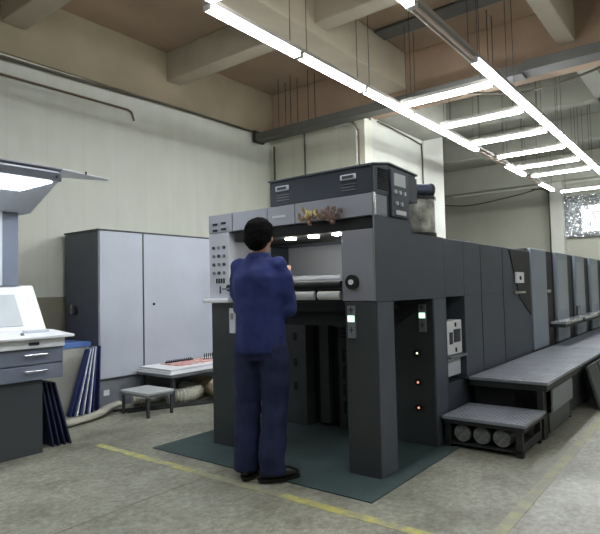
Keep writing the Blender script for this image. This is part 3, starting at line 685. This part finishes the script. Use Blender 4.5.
# hoses under table
def hose(pts, r, m_, lab):
    c = catmull(pts, 14); one(MB().tube(c, r, n=16, corr=.09), 'corrugated_hose', m_, lab, 'hose', 'corrugated hoses under the low table', smooth=False)
hose([(3.96, 5.0, .09), (4.15, 4.9, .09), (4.4, 5.0, .09), (4.45, 5.3, .09)], .08, 'hose_grey', 'grey corrugated hose lying under the middle of the low table')
hose([(4.72, 5.3, .11), (4.6, 4.9, .12), (4.5, 4.72, .17), (4.62, 4.6, .19), (4.9, 4.62, .12)], .095, 'hose_beige', 'beige corrugated hose bulging up beside the dark press post')
hose([(3.72, 5.3, .07), (3.9, 5.22, .07), (4.2, 5.24, .07)], .06, 'hose_grey', 'thin grey corrugated hose at the left end under the low table')
for i, (dy, dz) in enumerate(((0, .012), (-.09, .012), (-.17, .01))):
    one(MB().tube(catmull([(3.42 + .03 * i, 5.22 + dy, dz + .0), (3.9, 5.0 + dy, dz), (4.4, 4.78 + dy, dz), (5.0, 4.68 + dy, dz)], 6), .011, n=8), 'floor_cable', 'black_metal', ['dark cable on the floor farthest under the low table', 'dark cable on the floor between two others below the hoses', 'dark cable on the floor nearest to the camera below the hoses'][i], 'cable', 'cables under the low table', smooth=True)

# ------------------------------------------------------------------ worker
PX, PY, TH = 2.765, 2.495, math.radians(14)
W_ = thing('person', 'worker in blue jacket and trousers seen from behind, standing at the press recess', 'person', (0, 0, 0))
def blob(o, vox, smooth=6, tex=None, strength=.0, size=.1, bias=.5):
    r = o.modifiers.new('remesh', 'REMESH'); r.mode = 'VOXEL'; r.voxel_size = vox; r.use_smooth_shade = True
    s = o.modifiers.new('smooth', 'SMOOTH'); s.factor = .6; s.iterations = smooth
    if tex:
        t = bpy.data.textures.new(tex, 'CLOUDS'); t.noise_scale = size; t.noise_depth = 2
        d = o.modifiers.new('displace', 'DISPLACE'); d.texture = t; d.strength = strength; d.mid_level = bias
def V(f, l, z): return Vector((f, l, z))
# joints: f forward, l left, z up
hipz = .93
LEG = {1: [V(.0, .095, .92), V(.03, .115, .50), V(-.02, .11, .10)], -1: [V(.0, -.095, .92), V(.03, -.085, .50), V(-.03, -.085, .10)]}
ARM = {1: [V(-.01, .155, 1.42), V(.10, .205, 1.14), V(.25, .12, 1.375)], -1: [V(-.01, -.155, 1.42), V(.06, -.185, 1.13), V(.24, -.09, 1.375)]}
body = MB()
body.loft([(0, 0, .86, .09, .14), (0, 0, .95, .105, .155), (0, 0, 1.08, .095, .135), (-.005, 0, 1.25, .10, .145), (-.01, 0, 1.36, .09, .14), (0, 0, 1.43, .065, .09), (.01, 0, 1.47, .05, .055)])
body.tube([(.005, 0, 1.44), (.02, 0, 1.52), (.025, 0, 1.58)], [.062, .056, .056], n=16)
body.sph((.03, 0, 1.635), .1, 14, (.98, .76, 1.13)); body.sph((.055, 0, 1.58), .07, 12, (.95, .78, .9))      # skull, jaw
body.sph((.13, 0, 1.615), .018, 8, (1, .7, 1.3)); body.sph((.122, 0, 1.572), .016, 8, (.6, 1.4, .4))            # nose, lips
for s in (1, -1):
    body.sph((.03, s * .083, 1.612), .03, 8, (.65, .35, 1.05))                                                  # ear
    body.sph((.108, s * .032, 1.64), .013, 8)
    a = ARM[s]; body.tube([a[0], (a[0] + a[1]) / 2, a[1], (a[1] + a[2]) / 2, a[2]], [.042, .042, .038, .034, .026], n=12); body.sph(a[0] + V(0, -s * .02, -.02), .042, 8); body.sph(a[1], .04, 8)
    l = LEG[s]; body.tube([l[0], (l[0] + l[1]) / 2, l[1], (l[1] * .6 + l[2] * .4), l[2], l[2] + V(0, 0, -.04)], [.085, .075, .055, .054, .038, .036], n=14)
    # hand: palm + four fingers + thumb, slightly curled round the sheet edge
    w0 = a[2]; fd = (a[2] - a[1]).normalized(); fd = (fd + V(0, 0, -.35)).normalized(); sd = fd.cross(V(0, 0, 1)).normalized() * -s; up = sd.cross(fd) * s
    if up.z < 0: up = -up
    body.tube([w0 - fd * .01, w0 + fd * .04, w0 + fd * .085], [.024, .034, .033], n=10, ell=(1.15, .5))
    for k, ln in enumerate((.062, .072, .068, .054)):
        o_ = sd * (-.03 + .0205 * k) ; b0 = w0 + fd * .08 + o_
        body.tube([b0, b0 + fd * ln * .45 - up * .004, b0 + fd * ln * .8 - up * .018, b0 + fd * ln - up * .034], [.0095, .009, .008, .007], n=8)
    b0 = w0 + fd * .03 - sd * .03
    body.tube([b0, b0 - sd * .022 + fd * .02 - up * .008, b0 - sd * .03 + fd * .045 - up * .02], [.012, .010, .008], n=8)
RT = Matrix.Translation((PX, PY, 0)) @ Matrix.Rotation(TH, 4, 'Z')
body.rot(RT); bo = body.build('body', 'skin', W_); blob(bo, .0055, 3)
# jacket
j = MB()
j.loft([(0, 0, .84, .14, .175), (0, 0, .88, .145, .182), (-.005, 0, .98, .14, .178), (-.01, 0, 1.1, .135, .172), (-.015, 0, 1.25, .14, .18), (-.02, 0, 1.34, .13, .19), (-.01, 0, 1.40, .11, .18), (-.005, 0, 1.445, .09, .14), (0, 0, 1.48, .078, .09), (.005, 0, 1.51, .066, .07)])
for s in (1, -1):
    a = ARM[s]; a3 = a[1] + (a[2] - a[1]) * .88
    j.tube([a[0] + V(0, -s * .03, 0), a[0] * .7 + a[1] * .3, a[0] * .35 + a[1] * .65, a[1], a[1] * .6 + a3 * .4, a3], [.064, .072, .068, .062, .06, .052], n=16); j.sph(a[0] + V(0, -s * .01, 0), .066, 10); j.sph(a[1], .062, 10)
j.rot(RT); jo = j.build('jacket', 'uniform_blue', W_); blob(jo, .011, 8, 'folds', .04, .17)
co = MB().loft([(.0, 0, 1.47, .078, .085), (.004, 0, 1.49, .074, .08), (.01, 0, 1.513, .071, .075)]); co.rot(RT); co.build('collar', 'uniform_blue', W_, smooth=True)
# trousers
q = MB()
q.loft([(0, 0, .80, .12, .172), (0, 0, .9, .125, .172), (0, 0, 1.0, .11, .155)])
for s in (1, -1):
    l = LEG[s]
    q.tube([V(0, s * .09, .90), V(.01, s * .1, .78), V(.02, s * .1, .64), l[1], l[1] * .55 + l[2] * .45, l[2] + V(0, 0, .06), l[2] + V(0, 0, -.045)], [.1, .104, .098, .09, .088, .086, .086], n=18)
q.rot(RT); qo = q.build('trousers', 'trouser_blue', W_); blob(qo, .010, 5, 'trouser_folds', .03, .14)
# hair
hm = MB().sph((.012, 0, 1.655), .112, 16, (.98, .9, .93)); hm.sph((-.028, 0, 1.61), .086, 12, (.85, 1.02, 1.0)); hm.rot(RT); ho = hm.build('hair', 'hair', W_); blob(ho, .008, 3, 'tufts', .015, .03)
# shoes
def shoe(pos, ang):
    sh = MB(); sh.loft([(.05, 0, .018, .145, .05), (.05, 0, .045, .142, .049), (.03, 0, .075, .11, .045), (-.02, 0, .10, .062, .042), (-.03, 0, .125, .05, .042)])
    so = MB().loft([(.05, 0, 0, .145, .05), (.05, 0, .02, .15, .054)])
    Tm = Matrix.Translation(pos) @ Matrix.Rotation(ang, 4, 'Z')
    sh.rot(Tm); so.rot(Tm); a = sh.build('shoe', 'shoe', W_, smooth=True); md = a.modifiers.new('sub', 'SUBSURF'); md.levels = 2; md.render_levels = 2
    so.build('sole', 'near_black', a)
    lc = MB()
    for k in range(3): lc.tube([(.0 + .025 * k, -.03, .098 - .012 * k), (.005 + .025 * k, 0, .108 - .012 * k), (.0 + .025 * k, .03, .098 - .012 * k)], .003, n=6)
    lc.rot(Tm); lc.build('lace', 'sole', a)
lf = RT @ Vector((-.02, .10, 0)); rf = RT @ Vector((-.03, -.085, 0))
shoe((lf.x, lf.y, .0085), math.radians(28)); shoe((rf.x, rf.y, .0085), math.radians(-32))
